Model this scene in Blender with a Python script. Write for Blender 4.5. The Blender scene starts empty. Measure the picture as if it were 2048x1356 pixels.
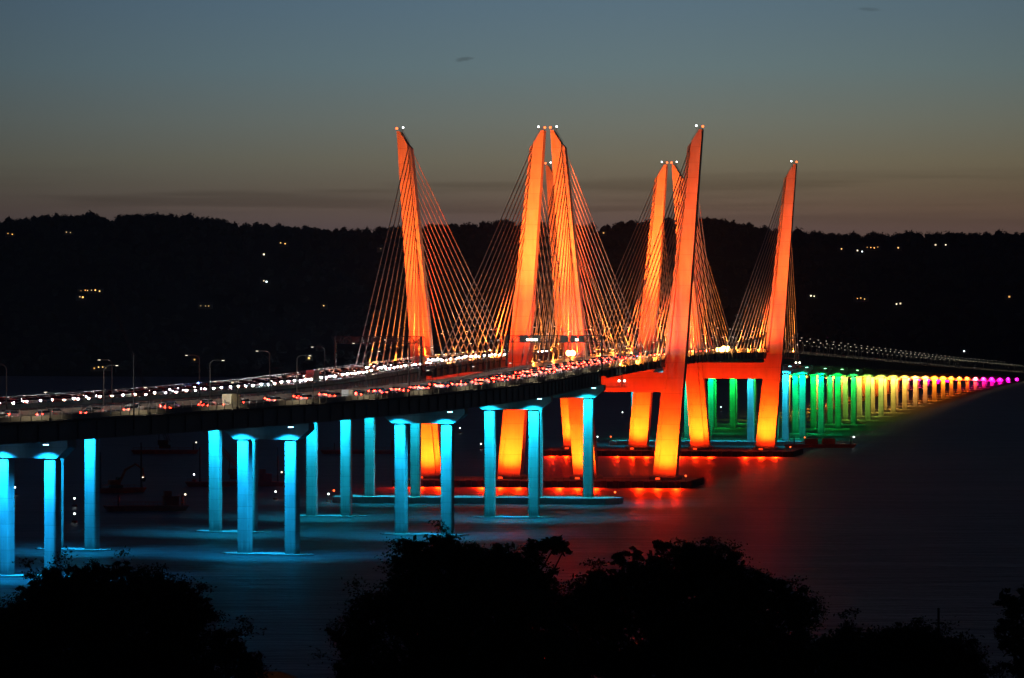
import bpy, math, random
from math import sin, cos, tan, pi, radians, sqrt, atan2, exp
from mathutils import Vector, noise
random.seed(11)
R = random.uniform
sc = bpy.context.scene
COL = sc.collection

# ------------------------------------------------------------------ plan of the river
TH = radians(8.85); OX, OY = 13.0, 1617.0      # first tower row on the line midway between the two bridges
S0, RAD = -260.0, 860.0                        # east of S0 the crossing bends on a circular curve
CAMZ = 59.5
LEAN = 9.85/123.4                              # towers lean outwards by about four and a half degrees

def plan(s, off=0.0):
    if s >= S0:
        h = TH; x = OX + sin(h)*s; y = OY + cos(h)*s
        if s > 1900: x += (s - 1900)**2/54000; h += (s - 1900)/27000
    else:
        h = TH + (S0 - s)/RAD
        x = OX + sin(TH)*S0 - RAD*(cos(TH) - cos(h))
        y = OY + cos(TH)*S0 - RAD*(sin(h) - sin(TH))
    return x + off*cos(h), y - off*sin(h), h

def topz(s):                                   # top of the parapets along the crossing
    u = abs(s - 183.0)
    return 47.0 - (2.28e-5*u*u if u < 340 else 2.6357 + (u - 340)*0.0155)

def pt(s, off, z):
    x, y, h = plan(s, off); return Vector((x, y, z))

# ------------------------------------------------------------------ materials
def mat(name, color, rough=0.7, metal=0.0, emit=None, strength=0.0, spec=0.5):
    m = bpy.data.materials.new(name); m.use_nodes = True
    b = m.node_tree.nodes['Principled BSDF']
    b.inputs['Base Color'].default_value = (*color, 1)
    b.inputs['Roughness'].default_value = rough
    b.inputs['Metallic'].default_value = metal
    b.inputs['Specular IOR Level'].default_value = spec
    if emit:
        b.inputs['Emission Color'].default_value = (*emit, 1)
        b.inputs['Emission Strength'].default_value = strength
    return m

def noisy(m, scale, lo, hi, detail=6, stretch=None, bump=0.0, bscale=None):
    nt = m.node_tree; b = nt.nodes['Principled BSDF']
    tc = nt.nodes.new('ShaderNodeTexCoord'); mp = nt.nodes.new('ShaderNodeMapping')
    nt.links.new(tc.outputs['Object'], mp.inputs['Vector'])
    if stretch: mp.inputs['Scale'].default_value = stretch
    n = nt.nodes.new('ShaderNodeTexNoise'); n.inputs['Scale'].default_value = scale; n.inputs['Detail'].default_value = detail
    nt.links.new(mp.outputs[0], n.inputs['Vector'])
    r = nt.nodes.new('ShaderNodeValToRGB')
    r.color_ramp.elements[0].position = .3; r.color_ramp.elements[1].position = .7
    r.color_ramp.elements[0].color = (*lo, 1); r.color_ramp.elements[1].color = (*hi, 1)
    nt.links.new(n.outputs['Fac'], r.inputs[0]); nt.links.new(r.outputs[0], b.inputs['Base Color'])
    if bump:
        bp = nt.nodes.new('ShaderNodeBump'); bp.inputs['Strength'].default_value = bump
        n2 = nt.nodes.new('ShaderNodeTexNoise'); n2.inputs['Scale'].default_value = bscale or scale*4; n2.inputs['Detail'].default_value = 5
        nt.links.new(mp.outputs[0], n2.inputs['Vector']); nt.links.new(n2.outputs['Fac'], bp.inputs['Height'])
        nt.links.new(bp.outputs[0], b.inputs['Normal'])
    return m

def concrete(name, lo, hi, lift):
    """board-cast concrete: blotches, rain streaks and a joint line every LIFT metres"""
    m = mat(name, hi, .8); nt = m.node_tree; b = nt.nodes['Principled BSDF']; L = nt.links.new
    tc = nt.nodes.new('ShaderNodeTexCoord'); sx = nt.nodes.new('ShaderNodeSeparateXYZ'); L(tc.outputs['Object'], sx.inputs[0])
    mp = nt.nodes.new('ShaderNodeMapping'); mp.inputs['Scale'].default_value = (1.2, 1.2, .13); L(tc.outputs['Object'], mp.inputs[0])
    n1 = nt.nodes.new('ShaderNodeTexNoise'); n1.inputs['Scale'].default_value = .8; n1.inputs['Detail'].default_value = 7; L(mp.outputs[0], n1.inputs[0])
    n2 = nt.nodes.new('ShaderNodeTexNoise'); n2.inputs['Scale'].default_value = .22; n2.inputs['Detail'].default_value = 5; L(tc.outputs['Object'], n2.inputs[0])
    def math_(op, a, bb=None):
        k = nt.nodes.new('ShaderNodeMath'); k.operation = op
        for i, v in ((0, a), (1, bb)):
            if v is None: continue
            if isinstance(v, (int, float)): k.inputs[i].default_value = v
            else: L(v, k.inputs[i])
        return k.outputs[0]
    fl = math_('FLOOR', math_('DIVIDE', sx.outputs[2], lift))
    wn = nt.nodes.new('ShaderNodeTexWhiteNoise'); wn.noise_dimensions = '1D'; L(fl, wn.inputs['W'])
    fr = math_('FRACT', math_('DIVIDE', sx.outputs[2], lift))
    line = math_('LESS_THAN', fr, .045)
    mixv = math_('ADD', math_('ADD', math_('MULTIPLY', n1.outputs['Fac'], .55), math_('MULTIPLY', n2.outputs['Fac'], .45)),
                 math_('MULTIPLY', math_('SUBTRACT', wn.outputs[0], .5), .12))
    r = nt.nodes.new('ShaderNodeValToRGB'); r.color_ramp.elements[0].position = .32; r.color_ramp.elements[1].position = .68
    r.color_ramp.elements[0].color = (*lo, 1); r.color_ramp.elements[1].color = (*hi, 1); L(mixv, r.inputs[0])
    mx = nt.nodes.new('ShaderNodeMix'); mx.data_type = 'RGBA'; L(math_('MULTIPLY', line, .42), mx.inputs[0]); L(r.outputs[0], mx.inputs[6])
    mx.inputs[7].default_value = (lo[0]*.5, lo[1]*.5, lo[2]*.5, 1); tide = nt.nodes.new('ShaderNodeMapRange'); L(math_('ADD', sx.outputs[2], math_('MULTIPLY', math_('SUBTRACT', n1.outputs['Fac'], .5), 3.0)), tide.inputs[0])
    for i, q in enumerate((1.2, 3.4, .38, 1.0)): tide.inputs[i + 1].default_value = q
    vm = nt.nodes.new('ShaderNodeVectorMath'); vm.operation = 'SCALE'; L(mx.outputs[2], vm.inputs[0]); L(tide.outputs[0], vm.inputs['Scale']); L(vm.outputs[0], b.inputs['Base Color'])
    return m

M_CON = concrete('cast concrete', (.3, .29, .27), (.46, .45, .43), 3.0)
M_TOW = concrete('tower concrete', (.33, .32, .30), (.45, .44, .42), 5.5)
M_CAP = noisy(mat('pile cap concrete', (.4, .4, .38), .85), .5, (.28, .27, .25), (.44, .43, .41))
M_PAR = noisy(mat('parapet concrete', (.42, .4, .36), .8), .35, (.32, .3, .27), (.46, .44, .40), stretch=(1, 1, 3))
M_ROAD = noisy(mat('deck pavement', (.12, .12, .12), .85), .25, (.09, .09, .09), (.16, .155, .15))
M_LINE = mat('road paint', (.8, .8, .76), .6)
M_STEEL = noisy(mat('painted girder steel', (.2, .23, .26), .5), .15, (.15, .17, .19), (.22, .25, .28))
M_DARK = noisy(mat('dark steel', (.05, .05, .055), .5), 1.0, (.035, .035, .04), (.07, .07, .075))
M_GALV = noisy(mat('galvanised steel', (.3, .31, .32), .45, .6), 1.5, (.22, .23, .24), (.36, .37, .38))
M_POLE = noisy(mat('weathered pole steel', (.1, .1, .1), .6), 1.5, (.07, .07, .07), (.13, .13, .125))
M_FENCE = noisy(mat('painted fence steel', (.35, .35, .34), .5), 2.0, (.28, .28, .27), (.42, .42, .41))
M_CABLE = mat('cable sheath', (.62, .6, .56), .55)
M_PILE = noisy(mat('sheet pile steel', (.1, .07, .05), .75), .7, (.05, .035, .03), (.17, .11, .08))
M_TYRE = mat('tyre rubber', (.02, .02, .02), .8)
M_GLASS = mat('dark car glass', (.02, .022, .025), .08)
M_SIGN = mat('sign back', (.04, .045, .045), .5)
M_HEAD = mat('headlight', (.9, .9, .9), .3, emit=(1, .93, .80), strength=480)
M_HEADW = mat('cool headlight', (.9, .9, .9), .3, emit=(.86, .95, 1), strength=500)
M_TAIL = mat('tail light', (.5, .02, .01), .3, emit=(1, .014, .006), strength=105)
M_LAMP = mat('lamp glass', (.9, .9, .9), .3, emit=(1, .88, .66), strength=2.3)
M_LAMPO = mat('warm lamp glass', (.9, .8, .6), .3, emit=(1, .55, .2), strength=40)
M_WHITEB = mat('white beacon glass', (.9, .9, .9), .3, emit=(.9, 1, 1), strength=9)
M_REDB = mat('red beacon glass', (.8, .1, .05), .3, emit=(1, .10, .02), strength=6)
M_REDL = mat('added red spill lens', (.8, .1, .05), .3, emit=(1, .04, .006), strength=3)
M_BLUEB = mat('blue beacon glass', (.1, .2, .9), .3, emit=(.08, .2, 1), strength=60)
M_WIN = mat('lit window', (.8, .7, .5), .4, emit=(1, .56, .18), strength=2.4)
M_WINW = mat('cool lit window', (.8, .8, .7), .4, emit=(1, .85, .55), strength=3.2)
M_LEAF = noisy(mat('leaves', (.05, .065, .035), .75, spec=.25), .6, (.04, .05, .03), (.07, .085, .05))
M_BARK = noisy(mat('bark', (.05, .038, .03), .9), 2.0, (.03, .024, .02), (.065, .05, .04))

def paint(name, c): return mat(name, c, .35, .1)
PAINTS = [('white', paint('white car paint', (.7, .7, .68))), ('silver', paint('silver car paint', (.42, .43, .45))),
          ('grey', paint('grey car paint', (.16, .165, .17))), ('black', paint('black car paint', (.02, .02, .022))),
          ('red', paint('red car paint', (.32, .025, .02))), ('blue', paint('blue car paint', (.03, .07, .2)))]

# ------------------------------------------------------------------ mesh builder
class MB:
    def __init__(self): self.v = []; self.f = []; self.m = []
    def add(self, vs, fs, mi=0):
        b = len(self.v); self.v += [Vector(p) for p in vs]
        for f in fs: self.f.append([b + i for i in f]); self.m.append(mi)
    def box(self, c, s, mi=0, ax=None):
        c = Vector(c); X, Y, Z = ax or (Vector((1, 0, 0)), Vector((0, 1, 0)), Vector((0, 0, 1)))
        hx, hy, hz = s[0]/2, s[1]/2, s[2]/2
        vs = [c + X*(hx*a) + Y*(hy*b) + Z*(hz*d) for d in (-1, 1) for a, b in ((-1, -1), (1, -1), (1, 1), (-1, 1))]
        self.add(vs, [(3, 2, 1, 0), (4, 5, 6, 7), (0, 1, 5, 4), (1, 2, 6, 5), (2, 3, 7, 6), (3, 0, 4, 7)], mi)
    def loft(self, rings, mi=0, cap=True):
        n = len(rings[0]); vs = [p for r in rings for p in r]; fs = []
        for k in range(len(rings) - 1):
            for i in range(n):
                j = (i + 1) % n
                fs.append((k*n + i, k*n + j, (k + 1)*n + j, (k + 1)*n + i))
        if cap:
            fs.append(tuple(range(n - 1, -1, -1))); fs.append(tuple((len(rings) - 1)*n + i for i in range(n)))
        self.add(vs, fs, mi)
    def tube(self, p0, p1, r0, r1=None, n=6, mi=0):
        p0 = Vector(p0); p1 = Vector(p1); r1 = r0 if r1 is None else r1
        d = (p1 - p0).normalized(); a = d.orthogonal().normalized(); b = d.cross(a)
        self.loft([[p + a*(r*cos(2*pi*i/n)) + b*(r*sin(2*pi*i/n)) for i in range(n)] for p, r in ((p0, r0), (p1, r1))], mi)
    def path(self, ps, rs, n=6, mi=0):
        rings = []
        for i, p in enumerate(ps):
            p = Vector(p); d = (Vector(ps[min(i + 1, len(ps) - 1)]) - Vector(ps[max(i - 1, 0)])).normalized()
            a = d.cross(Vector((.31, .93, .2))).normalized(); b = d.cross(a)
            rings.append([p + a*(rs[i]*cos(2*pi*k/n)) + b*(rs[i]*sin(2*pi*k/n)) for k in range(n)])
        self.loft(rings, mi)
    def ball(self, c, r, n=8, m=5, mi=0):
        c = Vector(c); vs = []; fs = []
        for j in range(m + 1):
            t = pi*j/m
            for i in range(n): vs.append(c + Vector((r*sin(t)*cos(2*pi*i/n), r*sin(t)*sin(2*pi*i/n), r*cos(t))))
        for j in range(m):
            for i in range(n):
                k = (i + 1) % n; fs.append((j*n + i, (j + 1)*n + i, (j + 1)*n + k, j*n + k))
        self.add(vs, fs, mi)
    def build(self, name, mats, parent=None, org=(0, 0, 0), smooth=False):
        me = bpy.data.meshes.new(name); o = Vector(org)
        me.from_pydata([tuple(p - o) for p in self.v], [], self.f); me.update()
        for m in (mats if isinstance(mats, (list, tuple)) else [mats]): me.materials.append(m)
        me.polygons.foreach_set('material_index', self.m)
        if smooth: me.polygons.foreach_set('use_smooth', [True]*len(self.f))
        ob = bpy.data.objects.new(name, me); COL.objects.link(ob)
        if parent: ob.parent = parent
        else: ob.location = o
        return ob

def tag(o, label=None, cat=None, group=None, kind=None):
    if label: o['label'] = label
    if cat: o['category'] = cat
    if group: o['group'] = group
    if kind: o['kind'] = kind
    return o
def empty(name, loc, label, cat, group=None, rz=0):
    o = bpy.data.objects.new(name, None); COL.objects.link(o); o.location = loc; o.rotation_euler[2] = rz
    o.empty_display_size = .1
    return tag(o, label, cat, group)
def copy_tree(o, parent=None):
    c = o.copy(); COL.objects.link(c); c.parent = parent
    for ch in list(o.children): copy_tree(ch, c)
    return c
def nth(n):
    return f"{n}{'th' if 10 <= n % 100 <= 20 else {1: 'st', 2: 'nd', 3: 'rd'}.get(n % 10, 'th')}"

def spot(loc, aim, watts, color, angle=90, blend=1.0, rad=.3):
    l = bpy.data.lights.new('floodlight', 'SPOT'); l.energy = watts; l.color = color
    l.spot_size = radians(angle); l.spot_blend = blend; l.shadow_soft_size = rad
    o = bpy.data.objects.new('floodlight', l); COL.objects.link(o); o.location = loc
    o.rotation_euler = (Vector(aim) - Vector(loc)).to_track_quat('-Z', 'Y').to_euler()
    return o

def lin(c): return tuple((x/255/12.92 if x <= 10 else ((x/255 + .055)/1.055)**2.4) for x in c)

# ------------------------------------------------------------------ bridges
class Bridge: pass
def frame(s, off):
    x, y, h = plan(s, off)
    return Vector((x, y, 0)), Vector((cos(h), -sin(h), 0)), Vector((sin(h), cos(h), 0))
ZU = Vector((0, 0, 1))

def srange(a, b):
    out = [a]
    while out[-1] < b - .01:
        out.append(min(b, out[-1] + (8 if out[-1] < S0 else 24)))
    return out
def sweep(mb, ss, prof, off, mi=0):
    """PROF: closed outline of (offset from the bridge's own line, height from the parapet top)"""
    mb.loft([[pt(s, off + u, topz(s) + dz) for u, dz in prof] for s in ss], mi)

S_EAST, S_WEST = -760.0, 2960.0
CYAN = [lin((40, 165, 255)), lin((40, 170, 255)), lin((38, 175, 250)), lin((40, 185, 245)), lin((42, 195, 240)), lin((40, 200, 235))]
WEST = [(60, 200, 235), (0, 215, 165), (0, 205, 110), (20, 195, 70), (60, 200, 75), (140, 205, 70), (190, 205, 80), (240, 205, 80), (255, 190, 75),
        (255, 175, 80), (255, 150, 70), (255, 130, 55), (255, 125, 50), (255, 110, 50), (255, 100, 45), (255, 85, 45), (255, 65, 80), (255, 45, 120),
        (255, 25, 150), (255, 20, 165), (255, 20, 170), (255, 20, 170)]
PIERS = [(-692.0, CYAN[0], 1.35)] + [(-585.0 + 107*i, CYAN[i + 1], 1.3 - .09*i) for i in range(5)] + \
        [(523.0 + 107*i, lin(WEST[i]), 1.0) for i in range(len(WEST))]

def chamfer_rect(O, n, t, w, d, c):
    a, b = w/2, d/2
    return [O + n*x + t*y for x, y in ((-a + c, -b), (a - c, -b), (a, -b + c), (a, b - c), (a - c, b), (-a + c, b), (-a, b - c), (-a, -b + c))]

def build_bridge(name, off, half, colhalf, colhalf_anchor, label, tow_base, path):
    root = empty(name, tuple(pt(0, off, 0)), label, 'bridge'); org = root.location.copy()
    def bld(mb, nm, mats, parent=None, smooth=False): return mb.build(nm, mats, parent or root, org, smooth)
    ss = srange(S_EAST, S_WEST)
    # deck slab with floor beams in the cable stayed spans
    mb = MB(); sweep(mb, ss, [(-half, -1.1), (half, -1.1), (half, -1.55), (half - 2, -1.7), (-half + 2, -1.7), (-half, -1.55)], off)
    for k in range(-150, 520, 6):
        O, n, t = frame(k, off); z = topz(k)
        mb.box(O + ZU*(z - 2.55), (2*half - 2.4, .5, 1.7), 1, (n, t, ZU))
    bld(mb, 'deck', [M_ROAD, M_STEEL])
    # lane paint, a separate sheet just above the slab
    mb = MB()
    lanes = [-half + 2.6, half - 2.6 - path]
    for u in lanes:
        for a, b in zip(ss, ss[1:]):
            mb.add([pt(a, off + u - .1, topz(a) - 1.09), pt(a, off + u + .1, topz(a) - 1.09), pt(b, off + u + .1, topz(b) - 1.09), pt(b, off + u - .1, topz(b) - 1.09)], [(0, 1, 2, 3)])
    w = (lanes[1] - lanes[0])/4
    for k in range(1, 4):
        s = -720.0
        while s < 1200:
            u = lanes[0] + k*w
            mb.add([pt(s, off + u - .08, topz(s) - 1.09), pt(s, off + u + .08, topz(s) - 1.09), pt(s + 3, off + u + .08, topz(s + 3) - 1.09), pt(s + 3, off + u - .08, topz(s + 3) - 1.09)], [(0, 1, 2, 3)])
            s += 12
    bld(mb, 'lane_marking', M_LINE)
    # concrete parapets
    edges = [-half + .3, half - .3 - path]
    for u in edges:
        mb = MB(); sweep(mb, ss, [(u - .28, -1.1), (u - .12, 0), (u + .12, 0), (u + .28, -1.1)], off); bld(mb, 'parapet', M_PAR)
        mb = MB(); sweep(mb, ss, [(u - .05, .42), (u + .05, .42), (u + .05, .52), (u - .05, .52)], off)
        s = S_EAST
        while s < 1800:
            mb.box(pt(s, off + u, topz(s) + .22), (.12, .12, .5), 0, frame(s, off)[1:] + (ZU,)); s += 3.66
        bld(mb, 'railing', M_GALV)
    if path:                                     # outer fence of the footway
        mb = MB(); u = half - .12
        for dz in (-.95, .35): sweep(mb, ss, [(u - .05, dz), (u + .05, dz), (u + .05, dz + .1), (u - .05, dz + .1)], off)
        s = S_EAST
        while s < 2300:
            O, n, t = frame(s, off + u); tall = 2.6 if (s < -520 and int(s/3.66) % 1 == 0 and -640 < s) or -235 < s < -150 else 1.55
            mb.box(O + ZU*(topz(s) - 1.1 + tall/2), (.16, .16, tall), 0, (n, t, ZU)); s += 3.66 if s < 500 else 7.3
        bld(mb, 'fence', M_FENCE)
    # plate girders of the approaches
    for a, b in ((S_EAST, -157.0), (523.0, S_WEST)):
        sg = srange(a, b)
        for u in (-half + 2.4, -half/3, half/3, half - 2.4):
            mb = MB(); sweep(mb, sg, [(u - .12, -1.7), (u + .12, -1.7), (u + .12, -5.75), (u + .5, -5.75), (u + .5, -5.95), (u - .5, -5.95), (u - .5, -5.75), (u - .12, -5.75)], off)
            if abs(u) > half/2:
                s = a + 4
                while s < b:
                    O, n, t = frame(s, off + u); mb.box(O + n*math.copysign(.3, u) + ZU*(topz(s) - 3.75), (.36, .1, 3.9), 0, (n, t, ZU)); s += 7.2
            bld(mb, 'girder', M_STEEL)
    # edge girders of the cable stayed spans, with the anchor boxes
    sg = srange(-157, 523)
    for sd in (-1, 1):
        mb = MB(); u = sd*(half - .4)
        sweep(mb, sg, [(u - .2, -1.6), (u + .2, -1.6), (u + .2, -3.6), (u + .45, -3.6), (u + .45, -3.75), (u - .45, -3.75), (u - .45, -3.6), (u - .2, -3.6)], off)
        for T, dr in ((0, -1), (0, 1), (366, -1), (366, 1)):
            for i in range(12):
                s = T + dr*(19 + i*(12.1 if (T == 0) == (dr == -1) else 14.0))
                O, n, t = frame(s, off + sd*(half + .15)); mb.box(O + ZU*(topz(s) - 2.2), (.9, 1.5, 2.9), 0, (n, t, ZU))
        bld(mb, 'edge_girder', M_STEEL)
    # piers
    for s, colr, pw in PIERS:
        anchor = s in (-157.0, 523.0)
        ch = colhalf_anchor if anchor else colhalf
        O, n, t = frame(s, off); z = topz(s); zt, zb = z - 6.0, z - 10.2
        if zb < 2.2: zt, zb = z - 5.97, max(1.6, z - 8.5)
        base = 2.0 if anchor else .35
        lt, lb = ch + 5.4, ch + 2.3
        d = 1.75
        rings = []
        for y in (-d, d):
            rings.append([O + t*y + n*x + ZU*zz for x, zz in ((-lb, zb), (lb, zb), (lt, zt - 1.7), (lt, zt), (-lt, zt), (-lt, zt - 1.7))])
        mb = MB(); mb.loft(rings); cap = bld(mb, 'pier_cap', M_CON)
        for sd in (-1, 1):
            C = O + n*(sd*ch); mb = MB()
            mb.loft([chamfer_rect(C + ZU*base, n, t, 3.15, 2.8, .25), chamfer_rect(C + ZU*(zb - .5), n, t, 3.15, 2.8, .25),
                     chamfer_rect(C + ZU*(zb - .5), n, t, 2.7, 2.2, .2), chamfer_rect(C + ZU*zb, n, t, 2.7, 2.2, .2)])
            bld(mb, 'column', M_CON, cap)
            # floodlight under the deck: fitting and lamp
            hgt = zb - base
            q = min(6.2, max(2.6, hgt*.26)); L = C - t*q + ZU*(zt - .9)
            if s < 1000:
                mb = MB(); mb.box(L + n*2.6 + ZU*.25, (1.5, .5, .3), 0, (n, t, ZU)); mb.box(L + n*2.6 - ZU*.02, (1.2, .4, .16), 1, (n, t, ZU)); mb.box(L + n*2.6 + ZU*.62, (.2, .2, .5), 0, (n, t, ZU))
                fm = mat('fitting lens', (.9, .9, .9), .3, emit=tuple(min(1, .25 + c) for c in colr), strength=14)
                bld(mb, 'floodlight', [M_DARK, fm], cap)
                e = 74000*pw*(q/6.5)**2*R(.8, 1.2)
            spot(L - ZU*.2, C + ZU*(zb - hgt*.95), e, tuple(c if c > .05 else c*.3 for c in colr), 117, .9, .25)
        if not anchor:
            mb = MB(); a, b = ch + 6.2, 4.2
            out = [(-a, 0), (-a + 2.6, -b*.75), (-a + 6, -b), (a - 6, -b), (a - 2.6, -b*.75), (a, 0), (a - 2.6, b*.75), (a - 6, b), (-a + 6, b), (-a + 2.6, b*.75)]
            mb.loft([[O + n*x + t*y + ZU*zz for x, y in out] for zz in (-1.5, .35)]); bld(mb, 'pile_cap', M_CAP, cap)
    # towers, cross beams, cables
    ORANGE = (1, .125, .014); AMBER = (1, .2, .012); RED = (1, .018, .002)
    for T in (0.0, 366.0):
        O0, n, t = frame(T, 0)
        zd = topz(T)
        for sd, ob in ((-1, tow_base[0]), (1, tow_base[1])):
            lean = LEAN + (1.25 if ob > 20 else .2 if ob < -20 else .45)/123.4
            def sect(z, zs=None):
                w = 8.3 - (8.3 - 7.6)*(z - 4)/41 if z < 45 else 7.6 - 2.9*(z - 45)/82.5
                D = 7.6 - 1.8*(z - 4)/123.5
                c = ob + sd*(z - 4)*lean
                us = [(.5, -.5), (.5, .5), (-.24, .5), (-.24, .36), (-.31, .36), (-.31, .45), (-.5, .45), (-.5, -.45), (-.31, -.45), (-.31, -.36), (-.24, -.36), (-.24, -.5), (.25, -.5)]
                us = [(.5, -.5), (.5, .5), (.28, .5), (-.24, .5), (-.24, .36), (-.31, .36), (-.31, .45), (-.5, .45), (-.5, -.45), (-.31, -.45), (-.31, -.36), (-.24, -.36), (-.24, -.5), (.28, -.5)]
                return [(c + sd*u*w, v*D, u, w, D) for u, v in us]
            def ring(z, top=False):
                r = []
                for o, v, u, w, D in sect(z):
                    zz = z
                    if top: zz = z - (0 if u > .27 else (.28 - u)/.52*4.6 if u > -.25 else 4.6 + (-.24 - u)*6)
                    o2 = ob + (o - ob) - sd*(z - zz)*lean
                    r.append(O0 + n*o2 + t*v + ZU*zz)
                return r if sd == 1 else r[::-1]
            mb = MB(); mb.loft([ring(3.6), ring(45), ring(127.4, True)])
            c0 = O0 + n*ob
            mb.loft([chamfer_rect(c0 + ZU*2.2, n, t, 11, 10.5, 1.2), chamfer_rect(c0 + ZU*3.4, n, t, 11, 10.5, 1.2), chamfer_rect(c0 + ZU*3.9, n, t, 9.4, 8.8, .8)])
            tow = bld(mb, 'tower', M_TOW)
            ctop = ob + sd*123.4*lean; P = O0 + n*(ctop + sd*2.2) + ZU*127.4
            # service rail down the slanted head, and the two beacons
            mb = MB()
            for k in range(8):
                f = k/7; q = O0 + n*(ctop + sd*(1.5 - 3.0*f)) + ZU*(127.4 - 4.9*f)
                mb.tube(q - t*2.4, q - t*2.4 + ZU*1.1, .05); mb.tube(q + t*2.4, q + t*2.4 + ZU*1.1, .05)
            for y in (-2.4, 2.4):
                q0 = O0 + n*(ctop + sd*1.5) + ZU*128.5 + t*y; q1 = O0 + n*(ctop - sd*1.5) + ZU*123.6 + t*y; mb.tube(q0, q1, .05)
            mb.tube(O0 + n*(ctop + sd*1.5) + ZU*128.5 - t*2.4, O0 + n*(ctop + sd*1.5) + ZU*128.5 + t*2.4, .05)
            bld(mb, 'service_rail', M_DARK, tow)
            for dx, mt, rr, hh in ((sd*.3, M_REDB, .42, .7), (-sd*2.0, M_WHITEB, .32, 1.0)):
                mb = MB(); q = P + n*dx - t*1.6; mb.tube(q, q + ZU*hh, .12, .1, 6, 0); mb.ball(q + ZU*(hh + .3), rr, 8, 6, 1)
                bld(mb, 'beacon', [M_DARK, mt], tow, True)
            # cables
            for i in range(12):
                f = i/11; za = 81 + 40.5*f
                for dr in (-1, 1):
                    side = (T == 0) == (dr == -1)
                    sa = T + dr*(19 + i*(12.1 if side else 14.0))
                    sec = sect(za); w = sec[0][3]; D = sec[0][4]
                    A = O0 + n*(ob + sd*(za - 4)*lean - sd*.275*w) + t*(dr*(D*.36)) + ZU*za
                    B = pt(sa, off + sd*(half + .15), topz(sa) - .9)
                    mb = MB(); mb.tube(A, B, .165, .165, 6); cb = bld(mb, 'cable', M_CABLE, None, True)
                    mb = MB(); d = (A - B).normalized(); mb.tube(B, B + d*9.5, .27, .25, 7); mb.tube(B + d*9.5, B + d*9.9, .33, .33, 7)
                    bld(mb, 'cable_sleeve', M_CABLE, cb, True)
            # ---- lamps of this tower
            cd = ob + sd*(zd - 4)*lean
            k1 = .5 if ob > 20 else (1.0 if ob in (-13.8,) else .72)      # the outer northern legs are lit less
            spot(O0 + n*(ob - sd*.6) - t*17 + ZU*4.4, O0 + n*(ob + sd*1.0) - t*3 + ZU*15, 115000, (1, .16, .004), 66, 1.0, .4)
            spot(O0 + n*(ob - sd*1) - t*20 + ZU*5.0, O0 + n*(ob + sd*2.0) + ZU*23, 190000, (1, .026, .0015), 100, 1.0, .4)
            spot(O0 + n*(cd + sd*.8) - t*45 + ZU*(zd + .2), O0 + n*(cd + sd*4.2) + ZU*106, 1350000*k1, (1, .07, .006) if ob > 20 else (1, .10, .009), 58, 1.0, .4)
            spot(O0 + n*(cd - sd*5.4) - t*19 + ZU*(zd - .4), O0 + n*(cd + sd*2.4) + ZU*70, 330000*k1, (1, .018, .001), 88, 1.0, .4)
            # bracket flood added at the cap edge; its spill stands for red leg reflections
            q = O0 + n*ob - t*22.6 + ZU*3.4
            mb = MB(); mb.box(q + t*1.2 - ZU*.5, (.4, 2.4, .25), 0, (n, t, ZU)); mb.box(q, (1.8, .6, .9), 0, (n, t, ZU)); mb.box(q - t*.33, (1.5, .1, .6), 1, (n, t, ZU))
            bld(mb, 'floodlight', [M_DARK, M_REDL], tow)
            for du in (-6.5, 0, 6.5): spot(q + n*du - t*.5, q + n*du - t*6 - ZU*4.2, 62000, (1, .011, .0005), 104, 1.0, .9)
            for dr in (-1, 1):
                for ds in (40, 85, 130):
                    B = pt(T + dr*ds, off + sd*(half - 1.2), topz(T + dr*ds) - .5)
                    A = O0 + n*(cd - sd*1.0) + ZU*(58 + ds*.16)
                    spot(B, A, 82000, (1, .23, .026), 75, 1.0, .3)
        # cross beam under the deck
        mb = MB(); a, b = tow_base[0] - (33.4 - 4)*LEAN, tow_base[1] + (33.4 - 4)*LEAN
        a += 3.6; b -= 3.6
        mb.loft([[O0 + n*(a - .6) + t*y + ZU*zz for y, zz in ((-2.6, 33.6), (2.6, 33.6), (2.6, 40.6), (-2.6, 40.6))],
                 [O0 + n*(b + .6) + t*y + ZU*zz for y, zz in ((-2.6, 33.6), (2.6, 33.6), (2.6, 40.6), (-2.6, 40.6))]])
        bld(mb, 'cross_beam', M_TOW)
        mid = (tow_base[0] + tow_base[1])/2
        spot(O0 + n*mid - t*20 + ZU*5, O0 + n*mid + ZU*37, 48000, RED, 80, 1.0, .4)
    return root

north = build_bridge('cable_stayed_bridge', 28.0, 14.6, 6.7, 8.3, 'nearer cable-stayed bridge with red tail lights on deck and fenced footway', (13.8, 42.4), 3.7)
south = build_bridge('cable_stayed_bridge', -28.0, 13.3, 5.3, 7.6, 'farther cable-stayed bridge, its deck a stream of white headlights', (-42.4, -13.8), 0)
for b in (north, south): b['group'] = 'twin cable-stayed bridges'

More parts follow.
